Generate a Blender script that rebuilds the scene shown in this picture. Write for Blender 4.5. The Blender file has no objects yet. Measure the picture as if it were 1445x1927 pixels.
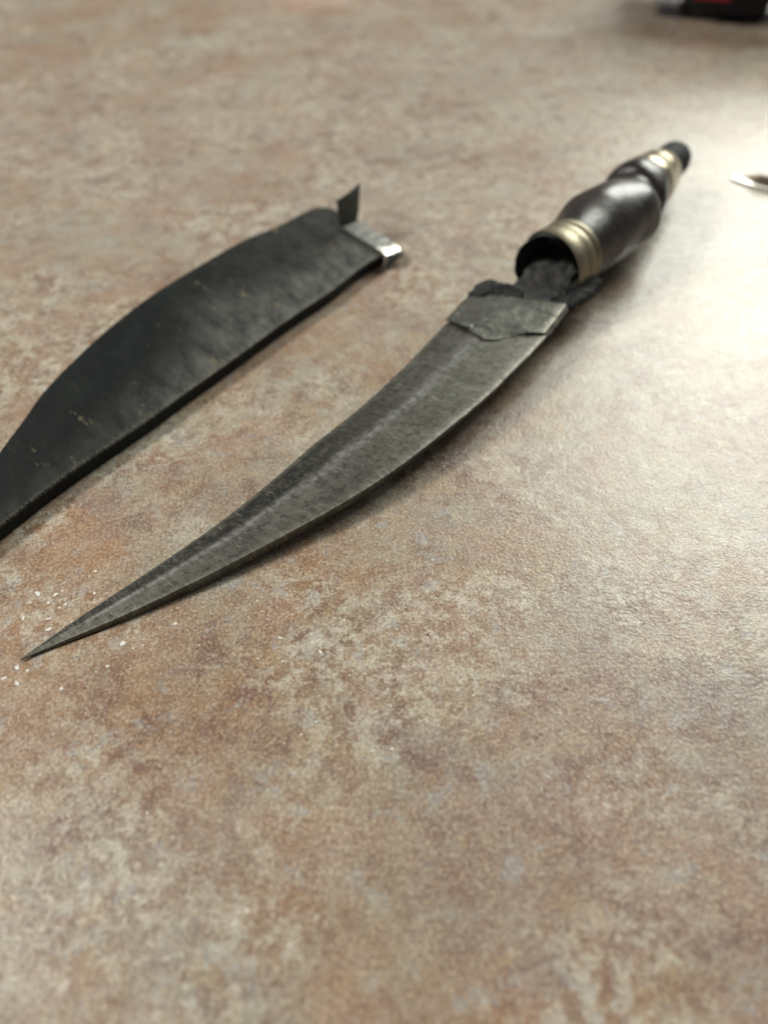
import bpy, bmesh, math, random
from mathutils import Vector, Matrix, noise
random.seed(7)
sc = bpy.context.scene
C = sc.collection
MM = 0.001
R = math.radians

# ------------------------------------------------------------------ camera
cam_d = bpy.data.cameras.new('camera')
cam = bpy.data.objects.new('camera', cam_d); C.objects.link(cam)
cam.location = (0, 0, 0.160)
cam.rotation_euler = (R(40), 0, 0)
cam_d.sensor_fit = 'VERTICAL'; cam_d.sensor_height = 36.0; cam_d.lens = 24.96
cam_d.clip_start = 0.005; cam_d.clip_end = 50
cam_d.dof.use_dof = True
cam_d.dof.focus_distance = 0.192
cam_d.dof.aperture_fstop = 5.8
sc.camera = cam

# ------------------------------------------------------------------ world (dim room) and lamps
w = bpy.data.worlds.new('World'); sc.world = w; w.use_nodes = True
bg = w.node_tree.nodes['Background']
bg.inputs[0].default_value = (0.93, 0.94, 0.94, 1); bg.inputs[1].default_value = 0.14

def area(name, loc, target, sx, sy, power, col):
    d = bpy.data.lights.new(name, 'AREA'); d.shape = 'RECTANGLE'; d.size = sx; d.size_y = sy
    d.energy = power; d.color = col
    o = bpy.data.objects.new(name, d); C.objects.link(o); o.location = loc
    o.rotation_euler = (Vector(target) - Vector(loc)).to_track_quat('-Z', 'Y').to_euler()
    return o
area('ceiling_lamp', (-1.90, 0.30, 1.70), (0, 0.2, 0), 0.52, 0.52, 63.0, (1.0, 0.95, 0.88))
area('window_light', (1.15, 1.70, 1.28), (0.12, 0.25, 0), 1.05, 1.40, 53.0, (0.98, 1.0, 0.91))

sc.view_settings.view_transform = 'Standard'; sc.view_settings.look = 'None'
sc.view_settings.exposure = 0.0; sc.view_settings.gamma = 1.0
sc.render.engine = 'CYCLES'

# ------------------------------------------------------------------ helpers
def link(name, bm, mat, parent=None, smooth=True):
    me = bpy.data.meshes.new(name); bm.to_mesh(me); bm.free()
    me.materials.append(mat)
    if smooth:
        for p in me.polygons: p.use_smooth = True
    o = bpy.data.objects.new(name, me); C.objects.link(o)
    if parent: o.parent = parent; o.matrix_parent_inverse = Matrix.Translation(-parent.location)
    return o
def sharp(o, ang=35):
    me = o.data; bm = bmesh.new(); bm.from_mesh(me)
    for e in bm.edges:
        if len(e.link_faces) == 2 and e.calc_face_angle(0) > R(ang): e.smooth = False
    bm.to_mesh(me); bm.free(); return o
def tag(o, label=None, cat=None, group=None, kind=None):
    if label: o['label'] = label
    if cat: o['category'] = cat
    if group: o['group'] = group
    if kind: o['kind'] = kind
    return o
def thing(name, loc, label, cat):
    o = bpy.data.objects.new(name, None); C.objects.link(o)
    o.location = loc; o.empty_display_size = .01
    return tag(o, label, cat)

def catmull(P, n):
    """P list of Vectors -> n points evenly spaced by length on a smooth curve"""
    Q = []
    for i in range(len(P) - 1):
        p0 = P[max(i - 1, 0)]; p1 = P[i]; p2 = P[i + 1]; p3 = P[min(i + 2, len(P) - 1)]
        for k in range(12):
            t = k / 12
            Q.append(0.5 * ((2 * p1) + (p2 - p0) * t + (2 * p0 - 5 * p1 + 4 * p2 - p3) * t * t + (3 * p1 - p0 - 3 * p2 + p3) * t ** 3))
    Q.append(P[-1])
    L = [0]
    for a, b in zip(Q, Q[1:]): L.append(L[-1] + (b - a).length)
    out = []; j = 0
    for i in range(n):
        s = L[-1] * i / (n - 1)
        while j < len(L) - 2 and L[j + 1] < s: j += 1
        f = (s - L[j]) / max(L[j + 1] - L[j], 1e-9)
        out.append(Q[j].lerp(Q[j + 1], min(max(f, 0), 1)))
    return out
def smooth_pts(P, it=2):
    for _ in range(it):
        P = [P[0]] + [P[i - 1] * .25 + P[i] * .5 + P[i + 1] * .25 for i in range(1, len(P) - 1)] + [P[-1]]
    return P

# ------------------------------------------------------------------ materials
class NT:
    def __init__(s, name):
        s.m = bpy.data.materials.new(name); s.m.use_nodes = True
        s.t = s.m.node_tree; s.b = s.t.nodes['Principled BSDF']
    def n(s, typ, **kw):
        x = s.t.nodes.new(typ)
        for k, v in kw.items():
            if hasattr(x, k): setattr(x, k, v)
            else: x.inputs[k].default_value = v
        return x
    def l(s, a, b): s.t.links.new(a, b)
    def coord(s, kind='Object', scale=(1, 1, 1), loc=(0, 0, 0), rot=(0, 0, 0)):
        c = s.n('ShaderNodeTexCoord'); mp = s.n('ShaderNodeMapping')
        mp.inputs['Scale'].default_value = scale; mp.inputs['Location'].default_value = loc; mp.inputs['Rotation'].default_value = rot
        s.l(c.outputs[kind], mp.inputs[0]); return mp.outputs[0]
    def noise(s, vec, scale, detail=4, rough=.55, dist=0.0, out='Fac'):
        x = s.n('ShaderNodeTexNoise'); x.inputs['Scale'].default_value = scale; x.inputs['Detail'].default_value = detail
        x.inputs['Roughness'].default_value = rough; x.inputs['Distortion'].default_value = dist
        s.l(vec, x.inputs['Vector']); return x.outputs[out]
    def ramp(s, fac, stops, interp='LINEAR'):
        x = s.n('ShaderNodeValToRGB'); x.color_ramp.interpolation = interp
        e = x.color_ramp.elements
        while len(e) < len(stops): e.new(.5)
        for k, (p, c) in enumerate(stops):
            e[k].position = p; e[k].color = (c if isinstance(c, tuple) else (c, c, c)) + (1,)
        s.l(fac, x.inputs[0]); return x.outputs[0]
    def mix(s, fac, a, b, mode='MIX'):
        x = s.n('ShaderNodeMix'); x.data_type = 'RGBA'; x.blend_type = mode; x.clamp_factor = True
        for v, i in ((fac, 0), (a, 6), (b, 7)):
            if isinstance(v, (int, float)): x.inputs[i].default_value = v
            elif isinstance(v, tuple): x.inputs[i].default_value = v + (1,)
            else: s.l(v, x.inputs[i])
        return x.outputs[2]
    def math(s, op, a, b=0.0, c=0.0):
        x = s.n('ShaderNodeMath'); x.operation = op
        for i, v in enumerate((a, b, c)):
            if isinstance(v, (int, float)): x.inputs[i].default_value = v
            else: s.l(v, x.inputs[i])
        return x.outputs[0]
    def bump(s, h, strength=.3, dist=.0003, prev=None):
        x = s.n('ShaderNodeBump'); x.inputs['Strength'].default_value = strength; x.inputs['Distance'].default_value = dist
        s.l(h, x.inputs['Height'])
        if prev is not None: s.l(prev, x.inputs['Normal'])
        return x.outputs[0]
    def done(s, col=None, rough=None, metal=None, normal=None, spec=None):
        for v, k in ((col, 'Base Color'), (rough, 'Roughness'), (metal, 'Metallic'), (normal, 'Normal'), (spec, 'Specular IOR Level')):
            if v is None: continue
            if isinstance(v, (int, float)): s.b.inputs[k].default_value = v
            elif isinstance(v, tuple): s.b.inputs[k].default_value = v + (1,)
            else: s.l(v, s.b.inputs[k])
        return s.m

def mat_counter():
    m = NT('laminate'); v = m.coord('Object')
    big = m.noise(v, 21, 6, .62, .4)
    col = m.ramp(big, [(.28, (.225, .130, .078)), (.40, (.265, .175, .113)), (.50, (.280, .217, .155)), (.60, (.298, .272, .218)), (.72, (.360, .348, .292))])
    # coloured clouds of the printed pattern, plus one painted reddish reflection
    def cloud(x, y, r, c, amt, base):
        d = m.n('ShaderNodeVectorMath', operation='DISTANCE'); m.l(v, d.inputs[0]); d.inputs[1].default_value = (x * MM, y * MM, 0)
        wob = m.noise(v, 60, 4, .6)
        q = m.math('ADD', d.outputs['Value'], m.math('MULTIPLY', m.math('SUBTRACT', wob, .5), r * 1.6 * MM))
        f = m.n('ShaderNodeMapRange'); f.interpolation_type = 'SMOOTHSTEP'
        f.inputs[1].default_value = 0; f.inputs[2].default_value = r * MM; f.inputs[3].default_value = amt; f.inputs[4].default_value = 0
        m.l(q, f.inputs[0]); return m.mix(f.outputs[0], base, c)
    rust = (.250, .148, .082); gry = (.285, .268, .220); dkr = (.105, .050, .034); org = (.36, .18, .09)
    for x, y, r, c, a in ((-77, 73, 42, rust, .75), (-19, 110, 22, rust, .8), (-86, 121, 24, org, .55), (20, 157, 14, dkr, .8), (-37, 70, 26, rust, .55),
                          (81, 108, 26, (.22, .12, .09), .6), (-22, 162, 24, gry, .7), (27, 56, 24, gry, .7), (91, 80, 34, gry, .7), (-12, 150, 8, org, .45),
                          (-25, 100, 5, org, .8), (-48, 640, 70, (.55, .30, .22), .6), (42, 52, 15, (.2, .1, .075), .6), (-45, 119, 18, (.29, .24, .16), .7),  # far pink cloud: reflection of something reddish, painted into the laminate colour
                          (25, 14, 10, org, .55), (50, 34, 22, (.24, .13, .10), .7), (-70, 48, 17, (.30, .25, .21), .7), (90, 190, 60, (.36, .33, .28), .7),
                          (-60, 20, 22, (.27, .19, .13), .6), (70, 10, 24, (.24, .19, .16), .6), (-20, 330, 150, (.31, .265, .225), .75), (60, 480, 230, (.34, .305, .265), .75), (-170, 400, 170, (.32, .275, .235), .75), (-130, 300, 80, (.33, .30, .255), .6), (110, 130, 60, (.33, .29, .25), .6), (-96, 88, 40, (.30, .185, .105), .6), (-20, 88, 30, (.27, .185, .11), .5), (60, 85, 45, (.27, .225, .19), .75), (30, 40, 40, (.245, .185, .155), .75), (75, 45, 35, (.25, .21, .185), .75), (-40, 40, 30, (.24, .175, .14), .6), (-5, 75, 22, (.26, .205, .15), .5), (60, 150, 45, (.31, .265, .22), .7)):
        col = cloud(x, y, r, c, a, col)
    # middle sized mottling, stronger in some regions than in others
    v2 = m.coord('Object', loc=(3.1, 1.7, .4)); v3 = m.coord('Object', loc=(7.3, 5.2, .9)); v4 = m.coord('Object', loc=(1.3, 8.2, .2))
    r1 = m.ramp(m.noise(v4, 20, 3, .5), [(.40, .22), (.58, 1.0)])
    r2 = m.ramp(m.noise(v3, 24, 3, .5), [(.42, .22), (.58, 1.0)])
    mid = m.noise(v, 95, 8, .74, 0)
    col = m.mix(m.math('MULTIPLY', r1, m.ramp(mid, [(.48, 0.0), (.56, .78)])), col, (.160, .092, .072))
    pal = m.noise(v2, 150, 8, .78, 0)
    col = m.mix(m.math('MULTIPLY', r2, m.ramp(pal, [(.475, 0.0), (.555, .75)])), col, (.47, .44, .365))
    och = m.noise(v4, 85, 8, .76, 0)
    col = m.mix(m.ramp(och, [(.53, 0.0), (.61, .42)]), col, (.345, .245, .140))
    pnk = m.noise(v4, 34, 6, .66, .2)
    col = m.mix(m.ramp(pnk, [(.52, 0.0), (.64, .55)]), col, (.315, .215, .160))
    blu = m.noise(v3, 125, 6, .68, .2)
    col = m.mix(m.ramp(blu, [(.575, 0.0), (.64, .52)]), col, (.325, .337, .335))
    mau = m.noise(v4, 48, 5, .65, .3)
    col = m.mix(m.ramp(mau, [(.30, .60), (.44, 0.0)]), col, (.185, .135, .125))
    # grain: ochre and cream grains, dark pits
    fine = m.noise(v, 1150, 4, .7, 0)
    col = m.mix(1.0, col, m.ramp(fine, [(.30, (.60, .58, .56)), (.50, (1.0, 1.0, 1.0)), (.70, (1.50, 1.44, 1.32))]), 'MULTIPLY')
    col = m.mix(m.ramp(fine, [(.55, 0.0), (.64, .60)]), col, (.470, .390, .265))
    fin2 = m.noise(v2, 1250, 4, .7, 0)
    col = m.mix(m.ramp(fin2, [(.54, 0.0), (.64, .55)]), col, (.110, .070, .052))
    fin3 = m.noise(v3, 420, 7, .78, 0)
    col = m.mix(m.math('MULTIPLY', r2, m.ramp(fin3, [(.55, 0.0), (.62, .80)])), col, (.56, .53, .44))
    # crisp pale grains and small russet chips
    for vs, thr, vec, amt, cc in ((420, .16, v2, .55, (.52, .48, .38)), (210, .18, v4, .45, (.19, .085, .052)), (130, .14, v3, .32, (.37, .375, .36))):
        vo = m.n('ShaderNodeTexVoronoi'); vo.inputs['Scale'].default_value = vs; vo.inputs['Randomness'].default_value = 1.0
        wv = m.n('ShaderNodeVectorMath', operation='ADD'); m.l(vec, wv.inputs[0])
        nz = m.n('ShaderNodeTexNoise'); nz.inputs['Scale'].default_value = vs * 2.2; m.l(vec, nz.inputs['Vector'])
        sc3 = m.n('ShaderNodeVectorMath', operation='SCALE'); m.l(nz.outputs['Color'], sc3.inputs[0]); sc3.inputs['Scale'].default_value = 1.6 / vs
        m.l(sc3.outputs[0], wv.inputs[1]); m.l(wv.outputs[0], vo.inputs['Vector'])
        pick = m.math('MULTIPLY', r2, m.ramp(vo.outputs['Color'], [(.56, 0.0), (.62, 1.0)]))
        dot = m.ramp(vo.outputs['Distance'], [(thr, amt), (thr + .16, 0.0)])
        col = m.mix(m.math('MULTIPLY', pick, dot), col, cc)
    h1 = m.noise(v, 1150, 3, .65)
    h2 = m.noise(v2, 260, 4, .6, .5)
    nb = m.bump(h2, .32, .0006); nb = m.bump(h1, .50, .00025, nb)
    rg = m.ramp(m.noise(v2, 300, 4, .6), [(.3, .25), (.7, .37)])
    return m.done(col, rg, 0.0, nb, .6)

def mat_blade():
    m = NT('blade_steel'); uv = m.coord('UV')                     # u along the blade, v across, both in cm
    st = m.coord('UV', scale=(1.0, .30, 1))                         # marks drawn out across the blade
    g = m.noise(uv, 1.2, 4, .6)
    col = m.ramp(g, [(.3, (.084, .081, .067)), (.5, (.117, .114, .096)), (.7, (.162, .158, .136))])
    sc_ = m.noise(st, 5.5, 6, .68, .2)
    col = m.mix(m.ramp(sc_, [(.50, 0.0), (.68, .5)]), col, (.055, .050, .038))
    col = m.mix(m.ramp(sc_, [(.28, .45), (.44, 0.0)]), col, (.25, .245, .21))
    # dark patina band behind the cutting edge, strongest towards the point
    sep = m.n('ShaderNodeSeparateXYZ'); m.l(uv, sep.inputs[0])
    att = m.n('ShaderNodeAttribute'); att.attribute_name = 'band'
    blot = m.noise(m.coord('UV', loc=(4, 2, 0)), 3.4, 6, .7, .6)
    band = m.math('MULTIPLY', att.outputs['Fac'], m.ramp(blot, [(.38, .30), (.54, 1.0)]))
    col = m.mix(band, col, (.018, .018, .018))
    blot2 = m.noise(m.coord('UV', loc=(9, 5, 0)), 4.5, 6, .7, .4)
    col = m.mix(m.ramp(blot2, [(.51, 0.0), (.62, .70)]), col, (.036, .037, .030))
    # short drawn scratches across the flat, in patches
    scr = m.noise(m.coord('UV', scale=(1, .10, 1), rot=(0, 0, .22)), 26, 3, .6)
    pat = m.ramp(m.noise(m.coord('UV', loc=(2, 7, 0)), 1.1, 3, .6), [(.42, 0.0), (.58, 1.0)])
    col = m.mix(m.math('MULTIPLY', pat, m.ramp(scr, [(.60, 0.0), (.66, .75)])), col, (.045, .042, .034))
    col = m.mix(m.math('MULTIPLY', pat, m.ramp(scr, [(.34, .7), (.40, 0.0)])), col, (.33, .325, .29))
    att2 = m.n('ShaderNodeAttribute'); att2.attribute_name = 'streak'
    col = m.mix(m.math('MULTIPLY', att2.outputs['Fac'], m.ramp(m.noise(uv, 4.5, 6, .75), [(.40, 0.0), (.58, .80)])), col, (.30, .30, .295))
    att3 = m.n('ShaderNodeAttribute'); att3.attribute_name = 'worn_edge'
    col = m.mix(m.math('MULTIPLY', att3.outputs['Fac'], m.ramp(m.noise(st, 8, 4, .7), [(.35, .05), (.6, .60)])), col, (.32, .31, .27))
    rg = m.ramp(m.noise(st, 6, 5, .7), [(.3, .42), (.7, .62)])
    h = m.noise(st, 9, 6, .7); h2 = m.noise(uv, 2.2, 3, .6)
    nb = m.bump(h2, .18, .0005); nb = m.bump(h, .40, .00012, nb); nb = m.bump(scr, .35, .0001, nb)
    return m.done(col, rg, .75, nb)

def mat_collar():
    m = NT('grey_sheet_metal'); uv = m.coord('UV')
    g = m.noise(uv, 2.0, 5, .6, .5)
    col = m.ramp(g, [(.3, (.070, .070, .060)), (.55, (.102, .101, .087)), (.75, (.145, .142, .118))])
    att3 = m.n('ShaderNodeAttribute'); att3.attribute_name = 'worn_edge'
    col = m.mix(m.math('MULTIPLY', att3.outputs['Fac'], .45), col, (.36, .34, .26))
    nb = m.bump(m.noise(uv, 1.3, 4, .6, .4), .6, .0009)
    return m.done(col, .45, .7, nb)

def mat_sheath():
    m = NT('blackened_sheath'); uv = m.coord('UV'); st = m.coord('UV', scale=(1.0, .30, 1))
    g = m.noise(uv, .55, 4, .6)
    col = m.ramp(g, [(.3, (.004, .0055, .0055)), (.55, (.007, .009, .0088)), (.75, (.015, .018, .0165))])
    s1 = m.noise(st, 4.2, 6, .68)
    col = m.mix(m.ramp(s1, [(.52, 0.0), (.74, .22)]), col, (.034, .037, .035))
    rub = m.n('ShaderNodeAttribute'); rub.attribute_name = 'rub'
    s2 = m.noise(m.coord('UV', scale=(1, .5, 1), rot=(0, 0, .25)), 1.4, 6, .68, .15)
    col = m.mix(m.math('MULTIPLY', rub.outputs['Fac'], m.ramp(s2, [(.36, .20), (.62, .90)])), col, (.120, .122, .108))
    fl = m.noise(m.coord('UV', scale=(1, .45, 1), loc=(3, 1, 0)), 1.5, 6, .70, .1)
    col = m.mix(m.ramp(fl, [(.61, 0.0), (.68, .60)]), col, (.185, .150, .085))
    we = m.n('ShaderNodeAttribute'); we.attribute_name = 'worn_edge'
    col = m.mix(m.math('MULTIPLY', we.outputs['Fac'], m.ramp(m.noise(st, 15, 5, .75), [(.44, 0.0), (.64, .6)])), col, (.24, .22, .15))
    rg = m.ramp(m.noise(st, 5, 5, .7), [(.3, .48), (.7, .66)])
    nb = m.bump(m.noise(uv, .9, 3, .5), .25, .0006); nb = m.bump(s1, .3, .00012, nb)
    return m.done(col, rg, .0, nb, .18)

def mat_wood():
    m = NT('dark_horn'); v = m.coord('Object')
    g = m.noise(v, 90, 5, .6, .5)
    col = m.ramp(g, [(.3, (.010, .007, .006)), (.7, (.030, .022, .018))])
    nb = m.bump(m.noise(m.coord('Object', scale=(1, 3, 1), rot=(0, 0, .6)), 260, 5, .6), .40, .0007)
    m.b.inputs['Coat Weight'].default_value = .25; m.b.inputs['Coat Roughness'].default_value = .22
    return m.done(col, m.ramp(g, [(.3, .30), (.7, .42)]), 0.0, nb, .6)

def mat_brass(name='pale_brass', c1=(.22, .195, .13), c2=(.34, .305, .22), rough=.45):
    m = NT(name); v = m.coord('Object')
    g = m.noise(v, 150, 5, .6)
    col = m.ramp(g, [(.3, c1), (.7, c2)])
    nb = m.bump(m.noise(v, 320, 4, .6), .3, .0005)
    return m.done(col, rough, .85, nb)

def mat_simple(name, c1, c2, rough, metal=0.0, scale=200, bump=.3, spec=.5):
    m = NT(name); v = m.coord('Object'); g = m.noise(v, scale, 5, .65)
    return m.done(m.ramp(g, [(.3, c1), (.7, c2)]), rough, metal, m.bump(m.noise(v, scale * 2, 4, .65), bump, .0006), spec)

M = dict(counter=mat_counter(), blade=mat_blade(), collar=mat_collar(), sheath=mat_sheath(), wood=mat_wood(), brass=mat_brass(),
         bright_brass=mat_brass('polished_brass', (.36, .30, .20), (.52, .46, .33), .28),
         resin=mat_simple('black_resin', (.010, .011, .012), (.030, .031, .031), .75, 0, 400, .9, .3),
         tang=mat_simple('scaled_iron', (.022, .023, .022), (.085, .085, .076), .6, .2, 320, .9),
         cap=mat_simple('black_cap', (.010, .011, .011), (.014, .015, .015), .7, 0, 300, .2, .2),
         tinplate=mat_simple('tinplate', (.42, .42, .39), (.62, .61, .56), .36, .95, 180, .25),
         dull_tin=mat_simple('dull_tin', (.035, .040, .038), (.075, .080, .075), .5, .4, 180, .3),
         plastic=mat_simple('black_plastic', (.006, .007, .010), (.010, .011, .015), .5, 0, 500, .15),
         red=mat_simple('red_plastic', (.34, .014, .018), (.42, .02, .024), .4, 0, 300, .1),
         chrome=mat_simple('bright_metal', (.55, .54, .50), (.70, .69, .65), .34, 1.0, 120, .1),
         bronze=mat_simple('brown_metal', (.16, .13, .095), (.24, .20, .15), .4, .6, 200, .2),
         white=mat_simple('white_flake', (.62, .60, .55), (.82, .80, .75), .8, 0, 900, .5),
         speck=mat_simple('dark_grit', (.012, .010, .009), (.03, .025, .02), .9, 0, 900, .5))

# ------------------------------------------------------------------ countertop
bm = bmesh.new()
bmesh.ops.create_cube(bm, size=1)
for vv in bm.verts: vv.co = Vector((vv.co.x * 3.2, .75 + vv.co.y * 2.6, -.02 + vv.co.z * .04))
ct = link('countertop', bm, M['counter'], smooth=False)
tag(ct, 'mottled rust and grey stone-pattern laminate countertop', kind='structure')

# ------------------------------------------------------------------ lofted strips
def set_attr(me, name, vals):
    a = me.attributes.new(name, 'FLOAT', 'POINT')
    a.data.foreach_set('value', vals)
def loft(name, rings, uvs, mat, parent, attrs=None, closed=True, cap_end=True, ang=28):
    """rings[i][j] points; closed across j"""
    bm = bmesh.new(); uvl = bm.loops.layers.uv.new('UVMap')
    V = [[bm.verts.new(p * MM) for p in r] for r in rings]
    n = len(rings[0])
    for i in range(len(rings) - 1):
        for j in range(n if closed else n - 1):
            k = (j + 1) % n
            try: f = bm.faces.new((V[i][j], V[i][k], V[i + 1][k], V[i + 1][j]))
            except ValueError: continue
            for lp, (a, b) in zip(f.loops, ((i, j), (i, k), (i + 1, k), (i + 1, j))): lp[uvl].uv = uvs[a][b]
    if cap_end and closed:
        for i in (0, -1):
            try:
                f = bm.faces.new(V[i])
                for lp, j in zip(f.loops, range(n)): lp[uvl].uv = uvs[i][j]
            except ValueError: pass
    bmesh.ops.recalc_face_normals(bm, faces=bm.faces)
    o = link(name, bm, mat, parent)
    if attrs:
        for k, fn in attrs.items():
            set_attr(o.data, k, [fn(i, j) for i in range(len(rings)) for j in range(n)])
    sharp(o, ang)
    return o
def V3(L): return [Vector(p) for p in L]
def ss(a, b, x):
    t = min(max((x - a) / (b - a), 0), 1); return t * t * (3 - 2 * t)

# ------------------------------------------------------------------ dagger
dagger = thing('curved_dagger', (-.0895, .0848, 0), 'curved dagger with dark carved grip and bare steel blade pointing to lower left', 'dagger')
BU = V3([(-90.5,85.7,0.9),(-86.9,89.5,1.0),(-80.4,96.1,1.4),(-71.5,104.1,2.1),(-64.9,109.9,2.6),(-57.3,116.9,3.3),(-50.9,122.8,3.8),(-43.6,130.2,4.5),(-36.0,138.7,5.2),(-28.2,148.1,5.9),(-22.9,155.1,6.4),(-13.8,164.9,7.2),(-4.5,175.5,8.1),(2.0,184.4,8.6),(9.1,194.0,9.2),(17.1,206.2,9.9),(23.6,215.8,10.4),(27.6,222.5,10.7),(32.4,229.1,11.0)])
BL = V3([(-90.5,85.5,0.9),(-88.6,86.7,0.9),(-79.8,91.3,1.3),(-73.1,94.6,1.7),(-64.6,99.1,2.3),(-55.8,104.1,2.9),(-50.4,107.2,3.4),(-43.3,111.6,3.9),(-33.7,117.6,4.7),(-26.1,122.5,5.4),(-18.2,127.7,6.0),(-10.0,133.5,6.7),(-1.2,140.4,7.5),(9.3,149.7,8.4),(23.7,164.3,9.6),(29.1,170.0,10.0),(35.5,177.1,10.5),(42.0,185.6,11.0),(49.2,194.5,11.5),(56.1,204.2,11.9),(62.9,214.8,12.4),(65.7,219.7,12.5)])
NS = 110
bu = smooth_pts(catmull(BU, NS), 5); bl = smooth_pts(catmull(BL, NS), 5)
BLEN = 200.0
prof = [0, .04, .09, .13, .17, .21, .25, .29, .33, .37, .41, .45, .5, .55, .6, .7, .8, .88, .92, .95, .975, 1.0]
def topz(v, wd):
    k = min(wd / 30, 1)
    z = 0
    if v < .09: z -= (.09 - v) / .09 * .65 * k
    z += .15 * k * math.exp(-((v - .40) / .12) ** 2)
    if v > .97: z -= (v - .97) / .03 * .25 * k
    z += .3 * k * math.sin(math.pi * v)
    return z
rings = []; uvs = []; meta = []
for i in range(NS):
    s = i / (NS - 1); a = bu[i]; b = bl[i]; d = b - a; wd = d.length
    th = .6 + 1.9 * ss(0, .10, s) - .7 * ss(.45, .9, s)
    dn = d.normalized() if wd > 1e-6 else Vector((.6, -.8, 0))
    fac = .7 * ss(.0, .06, s) * (1 - ss(.25, .6, s))                    # wide spine facet near the point
    nick = .16 * noise.noise(Vector((s * 55, 3.1, 0))) * ss(.05, .2, s)
    r = []; u = []; mt = []
    for v in prof:
        p = a + d * v + Vector((0, 0, topz(v, wd)))
        if v == 1.0: p += dn * nick
        r.append(p); u.append((s * BLEN / 10, v * wd / 10)); mt.append((s, v))
    # spine side and underside
    r.append(b + dn * (fac * .55 + nick) + Vector((0, 0, -th * .55 - .2))); u.append((s * BLEN / 10, wd / 10 + .12)); mt.append((s, 1.05))
    r.append(b + dn * (fac - .1) + Vector((0, 0, -th))); u.append((s * BLEN / 10, wd / 10 + .25)); mt.append((s, 1.1))
    r.append(a + d * .5 + Vector((0, 0, -th * .9))); u.append((s * BLEN / 10, wd / 20)); mt.append((s, 2))
    r.append(a + Vector((0, 0, min(-th * .35, topz(0, wd) - .15)))); u.append((s * BLEN / 10, 0)); mt.append((s, 2))
    for q in r:
        if q.z < .15: q.z = .15
    rings.append(r); uvs.append(u); meta.append(mt)
def band(i, j):
    s, v = meta[i][j]
    if v > 1.01: return .3
    return ss(.0, .08, v) * (1 - ss(.28, .44, v)) * (.85 - .65 * ss(.40, .75, s))
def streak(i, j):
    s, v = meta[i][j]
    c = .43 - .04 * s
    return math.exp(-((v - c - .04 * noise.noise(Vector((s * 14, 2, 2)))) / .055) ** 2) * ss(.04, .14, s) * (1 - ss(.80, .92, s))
def worn(i, j):
    s, v = meta[i][j]
    return .9 if .96 < v <= 1.0 else (.35 if .9 < v <= .96 else (.35 if v < .05 else 0))
loft('blade', rings, uvs, M['blade'], dagger, dict(band=band, streak=streak, worn_edge=worn), ang=22)

def on_blade(s, v, dz=0.0):
    x = min(max(s, 0), 1) * (NS - 1); i = min(int(x), NS - 2); f = x - i
    a = bu[i].lerp(bu[i + 1], f); b = bl[i].lerp(bl[i + 1], f); wd = (b - a).length
    return a + (b - a) * v + Vector((0, 0, topz(max(v, .09), wd) + dz))
def s_at(px, py):
    best = None
    for k in range(800, 1000):
        s = k / 999
        a = on_blade(s, 0); b = on_blade(s, 1); d = (b - a)
        v = ((px - a.x) * d.x + (py - a.y) * d.y) / (d.x ** 2 + d.y ** 2)
        q = a + d * v; e = (q.x - px) ** 2 + (q.y - py) ** 2
        if best is None or e < best[0]: best = (e, s, v)
    return best[1:]
# grey sheet sleeve wrapped round the root of the blade, with a torn pointed front edge
def sleeve(name, front, dz, thick, crease=None, nv=60, ns=30):
    def table(pts): return sorted([(v, q) for q, v in (s_at(x, y) for x, y in pts)])
    def look(T, v):
        if v <= T[0][0]: return T[0][1]
        for (v0, s0), (v1, s1) in zip(T, T[1:]):
            if v <= v1: return s0 + (s1 - s0) * (v - v0) / max(v1 - v0, 1e-6)
        return T[-1][1]
    fr = table(front); cr = table(crease) if crease else None
    rings = []; uvs = []; meta = []
    for k in range(ns + 1):
        f = (k / ns) ** 1.3; r = []; u = []; mt = []
        for j in range(nv + 1):
            v = -.012 + 1.024 * j / nv
            s0 = look(fr, v) + .0016 * noise.noise(Vector((v * 14, dz, 1))); q = s0 + (1.0 - s0) * f
            wr = .32 * noise.noise(Vector((q * 60, v * 3.2, dz))) + .12 * noise.noise(Vector((q * 140, v * 9, 4 + dz)))
            wr -= .35 * math.exp(-((q - .975 + .05 * (v - .6)) / .004) ** 2) * ss(.55, .8, v)           # small crimp at the spine side
            z = dz + wr * .8
            if cr and cr[0][0] < v < cr[-1][0]:
                c = look(cr, v)
                if q < c: z -= .75 * (c - q) / max(c - s0, 1e-4)
                z -= .28 * math.exp(-((q - c) / .0022) ** 2)
            z -= 1.2 * ss(.97, 1.012, v)
            if cr: z += .45 * (1 - ss(0, .16, f)) * ss(.06, .2, v) * (1 - ss(.45, .7, v))
            r.append(on_blade(q, v, z)); u.append((q * 20, v * 4)); mt.append((f, v))
        for j in range(nv, -1, -1):
            p = r[j].copy(); p.z -= thick; r.append(p); u.append(u[j]); mt.append((f, mt[j][1]))
        rings.append(r); uvs.append(u); meta.append(mt)
    def we(i, j):
        f, v = meta[i][j]
        return max((.35 if crease else 0) * (1 - ss(0, .03, f)), .9 * ss(.94, .99, v) * (.4 + .6 * (noise.noise(Vector((f * 9, 1, 1))) > 0))) if j <= nv else 0
    return loft(name, rings, uvs, M['collar'], dagger, dict(worn_edge=we), ang=30)
sleeve('blade_collar', [(23.7,213.1),(31.5,205.0),(34.1,201.7),(38.7,201.7),(43.9,203.2),(49.2,204.4),(52.6,204.1),(55.9,204.1)], .95, .4, crease=[(31.5,210.8),(41.9,208.4),(49.2,204.6)])

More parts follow.
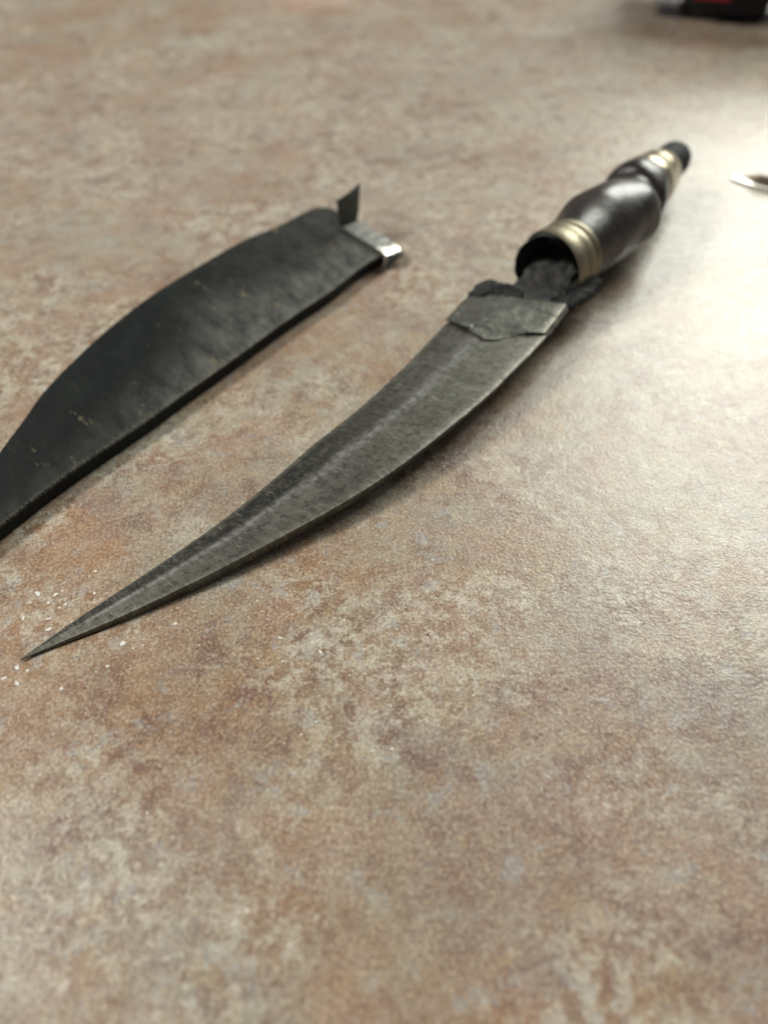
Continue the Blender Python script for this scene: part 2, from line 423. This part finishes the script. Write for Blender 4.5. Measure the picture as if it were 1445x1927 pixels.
# handle axis
A = Vector((62.9, 238.58, 16.06)); B = Vector((135.97, 336.09, 16.08))
AX = B - A; HL = AX.length; N = AX.normalized(); E_ = N.cross(Vector((0, 0, 1))).normalized(); U_ = E_.cross(N)
OFF = [(-.1, -3.0), (0, -2.6), (.06, -1.2), (.12, -.3), (.2, 0), (.27, .2), (.36, 1.3), (.45, 3.6), (.50, 2.6), (.545, 1.0), (.61, 0), (1.1, 0)]
OFU = [(-.1, -2.0), (0, -1.7), (.06, -.8), (.12, -.2), (.2, 0), (.27, .6), (.36, 0), (1.1, 0)]
def lerp_tab(T, t):
    for (a, x), (b, y) in zip(T, T[1:]):
        if t <= b: f = max(0, (t - a) / (b - a)); return x + (y - x) * f
    return T[-1][1]
def axis_pt(t, r, th, dt=0.0):
    o = lerp_tab(OFF, t); ou = lerp_tab(OFU, t)
    return A + AX * (t + dt) + E_ * (o + r * math.cos(th)) + U_ * (ou + r * math.sin(th))
def lathe(name, prof, mat, parent, seg=72, mod=None, cap0=False, cap1=False, front=None, ang=40):
    bm = bmesh.new(); rows = []
    for k, (t, r) in enumerate(prof):
        row = []
        for q in range(seg):
            th = 2 * math.pi * q / seg
            rr = r + (mod(t, th) if mod else 0)
            row.append(bm.verts.new(axis_pt(t, rr, th, front(k, th) if front else 0) * MM))
        rows.append(row)
    for a, b in zip(rows, rows[1:]):
        for q in range(seg):
            z = (q + 1) % seg; bm.faces.new((a[q], a[z], b[z], b[q]))
    if cap0: bm.faces.new(list(reversed(rows[0])))
    if cap1: bm.faces.new(rows[-1])
    bmesh.ops.recalc_face_normals(bm, faces=bm.faces)
    return sharp(link(name, bm, mat, parent), ang)
def fine(tab, n):
    P = [Vector((t * 100, r, 0)) for t, r in tab]
    return [(p.x / 100, p.y) for p in catmull(P, n)]
# resin sleeve that the tang broke out of (hollow mouth)
def rag(t, th): return .35 * noise.noise(Vector((math.cos(th) * 3, math.sin(th) * 3, t * 30)))
def lfront(k, th): return (.034 if k < 5 else 0) * (.5 + .5 * math.cos(th - .2)) + (.008 * noise.noise(Vector((math.cos(th) * 2, math.sin(th) * 2, 5))) if 0 < k < 5 else 0)
lathe('mouth_lining', [(.115, 12.0), (.02, 12.9), (-.004, 13.2), (-.010, 12.9), (.0, 12.4), (.05, 11.6), (.13, 10.0), (.16, 5.0), (.165, .3)], M['resin'], dagger, mod=rag, cap1=True, front=lfront)
# brass ferrule with two raised rings, front edge worn away on the left
lathe('ferrule', [(.02, 13.0), (.000, 13.15), (-.003, 13.5), (.004, 13.9), (.035, 13.6), (.045, 13.2), (.055, 13.45), (.078, 13.35), (.086, 13.0), (.093, 13.4), (.110, 13.3), (.116, 12.6), (.108, 12.3)], M['brass'], dagger,
      front=lambda k, th: (.027 * (1 - math.cos(th - .25))) * (1.0 if k in (0, 1, 2, 3) else .75 if k == 4 else .55 if k in (5, 6) else .2 if k == 7 else 0))
# carved grip: bulb, waist, second swelling
gp = fine([(.112, 12.6), (.15, 13.2), (.20, 14.1), (.27, 15.3), (.36, 15.6), (.43, 14.9), (.47, 13.7), (.503, 12.0), (.528, 11.2), (.543, 11.9), (.558, 13.2), (.585, 13.8), (.62, 13.3), (.645, 12.6), (.66, 11.6)], 64)
def carve(t, th):
    g = (.50 * math.sin(2 * th + t * 16) + .22 * math.sin(5 * th - t * 24 + 1)) * ss(.14, .28, t) * (1 - ss(.55, .66, t))
    g -= .55 * math.exp(-((((th - 1.9 + (t - .3) * 5) + math.pi) % (2 * math.pi) - math.pi) / .05) ** 2) * ss(.12, .16, t) * (1 - ss(.25, .34, t))
    return g
lathe('grip', gp, M['wood'], dagger, seg=110, mod=carve, cap0=True, cap1=True, ang=60)
lathe('end_ferrule', [(.645, 10.3), (.65, 12.3), (.665, 12.55), (.685, 12.3), (.70, 11.6), (.74, 11.3), (.77, 10.8), (.795, 9.9), (.82, 8.8), (.835, 7.8), (.83, 6.5)], M['bright_brass'], dagger, ang=50)
lathe('pommel_cap', [(.81, 7.6), (.84, 7.9), (.90, 7.9), (.935, 7.7), (.955, 7.0), (.965, 5.4), (.96, 4.0), (.95, 3.6)], M['cap'], dagger, cap1=True, ang=50)

# bare tang between blade and grip: flat bar with a groove and a split
bm = bmesh.new(); rows = []
for i in range(24):
    t = i / 23
    c = Vector((54.0, 224.5, 9.6)).lerp(Vector((69.0, 252.5, 14.2)), t)
    side = Vector((.86, -.52, -.02)).normalized(); wd = 10.6 - 3.0 * t + 1.0 * noise.noise(Vector((t * 9, 1, 2)))
    row = []
    for q in range(48):
        th = 2 * math.pi * q / 48; cx = math.cos(th); cz = math.sin(th)
        x = wd * math.copysign(abs(cx) ** .6, cx); z = 2.1 * math.copysign(abs(cz) ** .6, cz)
        if cz > 0: z += -1.0 * math.exp(-((x - .6) / .8) ** 2) + .6 * math.exp(-((x + 2.4) / 1.5) ** 2) - .5 * math.exp(-((x + 5) / .7) ** 2)
        z += .9 * noise.noise(Vector((x * .45, t * 6, cz))) + 1.0 * noise.noise(Vector((x * 1.1, t * 1.6, 7 + cz))) + .4 * noise.noise(Vector((x * 1.3, t * 30, cz)))
        row.append(bm.verts.new((c + side * x + Vector((0, 0, z))) * MM))
    rows.append(row)
for a, b in zip(rows, rows[1:]):
    for q in range(48): bm.faces.new((a[q], a[(q + 1) % 48], b[(q + 1) % 48], b[q]))
bm.faces.new(list(reversed(rows[0]))); bm.faces.new(rows[-1])
bmesh.ops.recalc_face_normals(bm, faces=bm.faces)
link('tang', bm, M['tang'], dagger)

# ragged lumps of old black resin either side of the tang
def lump(name, outline, z0, z1, seed, jag=1.1):
    rnd = random.Random(seed)
    P = [Vector((x, y, 0)) for x, y in outline]; Q = []
    for a, b in zip(P, P[1:] + P[:1]):
        n = max(2, int((b - a).length / .9))
        for k in range(n):
            p = a.lerp(b, k / n); Q.append(p + Vector((rnd.uniform(-1, 1), rnd.uniform(-1, 1), 0)) * jag * .5)
    cx = sum(Q, Vector()) / len(Q)
    bm = bmesh.new(); rows = []
    for f, z in ((.05, z0 + .4), (.7, z0), (1.0, z0 + (z1 - z0) * .35), (1.0, z0 + (z1 - z0) * .7), (.85, z1), (.6, z1 + .4), (.3, z1 + .7), (.03, z1 + .6)):
        row = []
        for p in Q:
            q = cx.lerp(p, f); q.z = z + .9 * noise.noise(Vector((q.x * .45, q.y * .45, seed))) + rnd.uniform(-.25, .25)
            row.append(bm.verts.new(q * MM))
        rows.append(row)
    n = len(Q)
    for a, b in zip(rows, rows[1:]):
        for q in range(n): bm.faces.new((a[q], a[(q + 1) % n], b[(q + 1) % n], b[q]))
    bm.faces.new(rows[0]); bm.faces.new(rows[-1])
    bmesh.ops.recalc_face_normals(bm, faces=bm.faces)
    return link(name, bm, M['resin'], dagger, smooth=False)
lump('resin_residue', [(30.5,226.5),(32.5,232.3),(35.3,236.9),(39.3,238.2),(43.5,236.4),(48.2,234.4),(52.5,229.0),(50,223.5),(40.1,226.0)], 9.4, 12.6, 3)
lump('resin_residue', [(58.5,222.5),(63.0,220.0),(68.0,222.0),(72.0,224.6),(77.5,230.5),(82.1,237.5),(81.2,241.2),(75.7,241.2),(67.7,236.2),(61.0,229.0)], 8.2, 12.2, 11)

# ------------------------------------------------------------------ sheath
sheath = thing('dagger_sheath', (-.075, .22, 0), 'black curved sheath lying left of the dagger with its torn metal mouth strip sticking up', 'sheath')
SU = V3([(-129.3,90.6,5.4),(-124.3,111.8,5.4),(-120.6,136.1,5.4),(-117.9,155.0,5.4),(-115.4,168.6,5.4),(-113.2,182.6,5.4),(-107.0,201.6,5.4),(-98.8,221.3,5.4),(-88.2,240.6,5.4),(-73.8,261.0,5.4),(-58.9,280.0,5.4),(-47.8,289.7,5.4),(-37.7,300.8,5.4),(-32.5,306.5,5.4),(-29.0,308.4,5.4),(-24.7,307.4,5.4),(-22.2,305.0,5.4)])
SL = V3([(-129.3,90.6,5.4),(-122.4,100.8,5.4),(-114.8,113.0,5.4),(-107.4,124.6,5.4),(-99.2,137.3,5.4),(-88.7,151.3,5.4),(-76.4,166.6,5.4),(-65.4,181.8,5.4),(-53.4,197.7,5.4),(-40.3,215.8,5.4),(-30.9,228.3,5.4),(-20.7,240.6,5.4),(-10.1,256.7,5.4),(-3.4,265.0,5.4),(-0.1,267.5,5.4)])
NS2 = 110
sp = smooth_pts(catmull(SU, NS2), 1); sl = smooth_pts(catmull(SL, NS2), 9)
pv = [0, .015, .04, .1, .2, .3, .4, .5, .6, .7, .8, .88, .94, .975, .992, 1.0]
rings = []; uvs = []; smeta = []
for i in range(NS2):
    s = i / (NS2 - 1); a = sp[i]; b = sl[i]; d = b - a; wd = d.length
    dn = d.normalized() if wd > 1e-6 else Vector((1, 0, 0))
    r = []; u = []; mt = []
    nick = .16 * noise.noise(Vector((s * 130, 8.1, 0))) + .10 * noise.noise(Vector((s * 320, 2.1, 0)))
    for v in pv:
        z = .9 * (1 - (2 * v - 1) ** 2) * min(wd / 40, 1) - .9 * (1 - ss(0, .05, v)) - (.25 if v == 1 else 0)
        r.append(a + d * v + Vector((0, 0, z)) + (dn * nick if v > .98 else Vector())); u.append((s * 24, v * wd / 10)); mt.append((s, v))
    for off, z, v in ((.15, -1.0, 1.1), (.1, -3.6, 1.15), (-.6, -5.2, 1.2)):
        q = b + dn * off; q.z = max(b.z + z, .2); r.append(q); u.append((s * 24, wd / 10 + (v - 1))); mt.append((s, v))
    q = a + dn * .7; q.z = .2; r.append(q); u.append((s * 24, -.3)); mt.append((s, 2))
    q = a.copy(); q.z = 2.0; r.append(q); u.append((s * 24, -.15)); mt.append((s, 2))
    rings.append(r); uvs.append(u); smeta.append(mt)
def rubf(i, j):
    s, v = smeta[i][j]
    if v > 1: return 0
    return min(1, (ss(.45, 1.0, v) * ss(.25, .75, s) * .95 + .25 * ss(.6, 1, v) + .30 * ss(.6, .95, s) + .45 * math.exp(-((s - .66) / .07) ** 2 - ((v - .55) / .25) ** 2)))
def swf(i, j):
    s, v = smeta[i][j]
    return .9 if .99 < v <= 1.0 else .4 if .97 < v <= .99 else .1 if v < .03 else 0
loft('sheath_body', rings, uvs, M['sheath'], sheath, dict(rub=rubf, worn_edge=swf), ang=32)
# long seam near the back corner of the mouth
def on_sheath(s, v, dz=0):
    x = s * (NS2 - 1); i = min(int(x), NS2 - 2); f = x - i
    a = sp[i].lerp(sp[i + 1], f); b = sl[i].lerp(sl[i + 1], f)
    return a + (b - a) * v + Vector((0, 0, .9 * (1 - (2 * v - 1) ** 2) + dz))
bm = bmesh.new(); prev = None
for k in range(15):
    s = .90 + .095 * k / 14; v = .24 + .10 * k / 14
    hw = .35 + .25 * k / 14
    cur = [bm.verts.new(on_sheath(s, v - .010 * hw, .12) * MM), bm.verts.new(on_sheath(s, v, .40) * MM), bm.verts.new(on_sheath(s, v + .016, .02) * MM)]
    if prev:
        for q in range(2): bm.faces.new((prev[q], prev[q + 1], cur[q + 1], cur[q]))
    prev = cur
link('seam', bm, M['resin'], sheath)
# mouth strip: lies over the end, folds down over the near edge; its far end is bent upright
def sheet(name, rows, thick, mat, parent):
    """rows[i][j] points of a bent metal sheet, thickened along its normals"""
    bm = bmesh.new(); V = [[bm.verts.new(p * MM) for p in r] for r in rows]
    for a, b in zip(V, V[1:]):
        for q in range(len(a) - 1): bm.faces.new((a[q], a[q + 1], b[q + 1], b[q]))
    bmesh.ops.recalc_face_normals(bm, faces=bm.faces)
    o = link(name, bm, mat, parent, smooth=False)
    md = o.modifiers.new('thickness', 'SOLIDIFY'); md.thickness = thick * MM; md.offset = 0
    return o
lo_ = [Vector(p) + Vector((0, 0, .9)) for p in ((-18.0,284.6,6.6),(-15.0,281.6,6.6),(-9.5,275.6,6.5),(-4.9,270.4,6.5),(-1.9,267.5,6.2),(-.2,266.1,5.7),(.9,265.2,5.0))]
hi_ = [Vector(p) + Vector((0, 0, .7)) for p in ((-12.6,290.8,6.0),(-9.9,292.6,5.4),(-4.4,285.6,5.1),(1.0,279.4,5.0),(3.9,276.0,4.8),(5.9,273.5,4.3),(6.9,272.3,3.6))]
ca, cb = catmull(lo_, 30), catmull(hi_, 30)
rows = [[a.lerp(b, j / 7) + Vector((0, 0, .1 * math.sin(math.pi * j / 7) + .25 * noise.noise(Vector((i * .25, j * .3, 1))))) for j in range(8)] for i, (a, b) in enumerate(zip(ca, cb))]
strip = sheet('mouth_strip', rows, .35, M['tinplate'], sheath)
fa, fb = [Vector(p) for p in ((.9,265.2,5.7),(1.5,264.5,4.0),(.9,265.0,.5))], [Vector(p) for p in ((6.9,272.3,4.1),(7.6,271.4,3.2),(7.0,272.0,2.0))]
rows = [[a.lerp(b, j / 5) for j in range(6)] for a, b in zip(catmull(fa, 10), catmull(fb, 10))]
sheet('strip_fold', rows, .9, M['dull_tin'], sheath)
ta = catmull([Vector(p) for p in ((-17.6,284.2,5.6),(-18.6,285.4,8.0),(-19.0,285.0,13.0),(-19.3,284.5,19.2))], 16)
tb = catmull([Vector(p) for p in ((-12.0,291.2,6.2),(-11.2,293.0,9.5),(-10.7,294.6,15.0),(-10.3,295.7,20.9))], 16)
rows = [[a.lerp(b, j / 7) + Vector((.35, -.3, 0)) * (1.2 * math.sin(math.pi * j / 7)) for j in range(8)] for a, b in zip(ta, tb)]
tab_ = sheet('strip_tab', rows, .8, M['dull_tin'], sheath)
tag(tab_, 'dark bent-up end of the metal mouth strip')

# ------------------------------------------------------------------ black device standing behind
dev = thing('black_device', (.235, .610, 0), 'blurred black plastic device with a red panel at the top right corner', 'device')
def rbox(name, c, d, rot, mat, parent, bev=4, seg=3, taper=None):
    bm = bmesh.new(); bmesh.ops.create_cube(bm, size=1)
    for vv in bm.verts: vv.co = Vector((vv.co.x * d[0], vv.co.y * d[1], vv.co.z * d[2]))
    if taper: taper(bm)
    bmesh.ops.bevel(bm, geom=bm.edges[:], offset=bev, segments=seg, profile=.5, affect='EDGES')
    rt = Matrix.Rotation(R(rot), 4, 'Z')
    for vv in bm.verts: vv.co = (rt @ vv.co + Vector(c)) * MM
    return sharp(link(name, bm, mat, parent), 40)
rbox('base_foot', (243, 607, 9), (52, 50, 18), -9, M['plastic'], dev, 4)
def tp(bm):
    for vv in bm.verts:
        if vv.co.z > 0: vv.co.x *= .86; vv.co.y *= .8
rbox('body', (252, 606, 45.0), (150, 76, 64), -15, M['plastic'], dev, 9, 4, tp)
rbox('red_panel', (222, 575.5, 19.0), (24, 6, 9), -15, M['red'], dev, 1.5)
rbox('grille', (262, 566, 48), (50, 8, 20), -15, M['cap'], dev, 2)
# bright metal foot at its right
bm = bmesh.new()
bmesh.ops.create_cone(bm, cap_ends=True, segments=28, radius1=7, radius2=6.2, depth=14)
bmesh.ops.bevel(bm, geom=[e for e in bm.edges if abs(e.verts[0].co.z - e.verts[1].co.z) < .01], offset=1, segments=3, affect='EDGES')
for vv in bm.verts: vv.co = (vv.co + Vector((274, 574, 7.2))) * MM
sharp(link('metal_foot', bm, M['chrome'], dev), 40)

# ------------------------------------------------------------------ shiny fitting cut off by the right edge
fit = thing('metal_fitting', (.185, .335, 0), 'thin shiny metal fitting lying in the glare, cut off by the right edge', 'fitting')
def arc_sheet(r0, z0, r1, z1, a0, a1, n=40):
    rows = []
    for i in range(n):
        t = i / (n - 1); th = R(a0 + (a1 - a0) * t); e = ss(0, .12, t) * (1 - ss(.9, 1, t)) 
        rows.append([Vector((206.5 + r * math.cos(th) * 1.0, 352 + r * math.sin(th) * .62, .6 + z * (.25 + .75 * e))) for r, z in ((r0, z0), ((r0 * .6 + r1 * .4), z0 * .4 + z1 * .6), (r1, z1))])
    return rows
sheet('bright_rim', arc_sheet(40, .3, 35.6, .6, 195, 345), .6, M['chrome'], fit)
sheet('brown_band', arc_sheet(35.5, .7, 34.2, 4.2, 200, 340), .7, M['bronze'], fit)

# ------------------------------------------------------------------ crumbs and grit
FL = [(-87.5,97.8,0.90),(-16.6,91.5,0.50),(-10.3,97.4,0.50),(-24.0,106.5,0.40),(-49.6,100.2,0.35),(-79.3,113.0,0.70),(-2.7,62.7,0.70),(1.9,63.1,0.60),(1.6,73.5,0.35),(-2.1,70.8,0.50),(-27.3,30.1,0.70),(-18.3,24.1,0.60),(-29.7,27.9,0.60),(12.8,68.8,0.40),(14.9,72.8,0.40),(-11.3,50.1,0.40),(-28.7,50.1,0.35),(2.6,50.1,0.30),(-27.6,115.3,0.30),(5.0,127.0,0.45),(12.2,99.4,0.30),(47.4,77.6,0.30),(-80.3,111.2,0.50),(-77.6,105.8,0.70),(-82.5,103.5,0.50),(-84.3,102.2,0.90),(-85.6,101.2,0.60)]
def flake_bm(size, seed, z=0):
    rnd = random.Random(seed); bm = bmesh.new(); n = 8; ang0 = rnd.uniform(0, 6.28); el = rnd.uniform(.4, .8)
    rows = []
    for f, h in ((1.0, .03), (1.0, .12), (.55, .30)):
        row = []
        for q in range(n):
            th = 2 * math.pi * q / n; rr = size * f * (1 + .9 * noise.noise(Vector((math.cos(th) * 1.9, math.sin(th) * 1.9, seed * 3.37 + .41))))
            x = rr * math.cos(th); y = rr * math.sin(th) * el
            row.append(bm.verts.new(Vector((x * math.cos(ang0) - y * math.sin(ang0), x * math.sin(ang0) + y * math.cos(ang0), h * size + z)) * MM))
        rows.append(row)
    for a, b in zip(rows, rows[1:]):
        for q in range(n): bm.faces.new((a[q], a[(q + 1) % n], b[(q + 1) % n], b[q]))
    bm.faces.new(list(reversed(rows[0]))); bm.faces.new(rows[-1])
    return bm
CRUMBS = [(-92.7,105.5,1.00,'white crumb above the blade tip, leftmost of the cluster of four'),
    (-87.9,105.2,0.95,'largest white crumb in the middle of the cluster above the blade tip'),
    (-89.0,102.7,0.60,'small white crumb at the lower end of the cluster above the blade tip'),
    (-86.4,106.5,0.55,'tiny white crumb at the upper right of the cluster above the blade tip'),
    (-94.1,97.9,0.95,'slender white crumb lying alone near the left edge above the blade tip'),
    (-86.5,94.6,0.90,'slender white crumb close beside the upper edge of the blade tip'),
    (-66.4,90.5,1.05,'larger of two white crumbs side by side just below the blade'),
    (-63.5,89.3,0.60,'smaller of two white crumbs side by side just below the blade'),
    (-91.0,83.7,0.95,'white crumb directly under the point of the blade'),
    (-88.1,83.0,0.70,'small white crumb just right of the one under the point of the blade'),
    (-93.3,80.8,0.80,'white crumb at the very left edge below the point of the blade'),
    (-89.7,79.4,1.10,'long white crumb lowest at the left edge below the point of the blade'),
    (-68.6,84.1,0.65,'round white crumb alone to the right of the point, below the blade'),
    (-78.4,78.1,0.95,'plump white crumb lowest of those below the blade tip'),
    (-54.2,96.2,1.00,'crooked white crumb close under the lower edge of the blade'),
    (-26.6,92.1,0.95,'white crumb alone on bare countertop below the middle of the blade'),
    (-15.9,88.0,0.75,'thin white crumb farthest right of all the white crumbs')]
for k, (x, y, sz, lab) in enumerate(CRUMBS):
    o = link('crumb', flake_bm(sz * .82, k), M['white'], smooth=False); o.location = (x * MM, y * MM, 0)
    tag(o, lab, 'crumb', 'white crumbs scattered around the blade tip')
o = link('grit_speck', flake_bm(.45, 99), M['speck'], smooth=False); o.location = (.0114, .093, 0)
tag(o, 'lone dark grit speck on the bare countertop below the blade', 'speck')
bm = bmesh.new()
SP = [(x, y, sz * .72) for x, y, sz in FL] + [(random.gauss(-30, 55), random.gauss(85, 35), random.choice((.11, .15, .19, .28))) for k in range(190)]
for k, (x, y, sz) in enumerate(SP):
    if not (-110 < x < 110 and 0 < y < 170): continue
    b2 = flake_bm(sz, 200 + k); me = bpy.data.meshes.new('t'); b2.to_mesh(me); b2.free()
    for vv in me.vertices: vv.co += Vector((x, y, 0)) * MM
    bm.from_mesh(me); bpy.data.meshes.remove(me)
tag(link('dust', bm, M['white'], smooth=False), 'fine pale dust specks on the countertop', 'dust', kind='stuff')
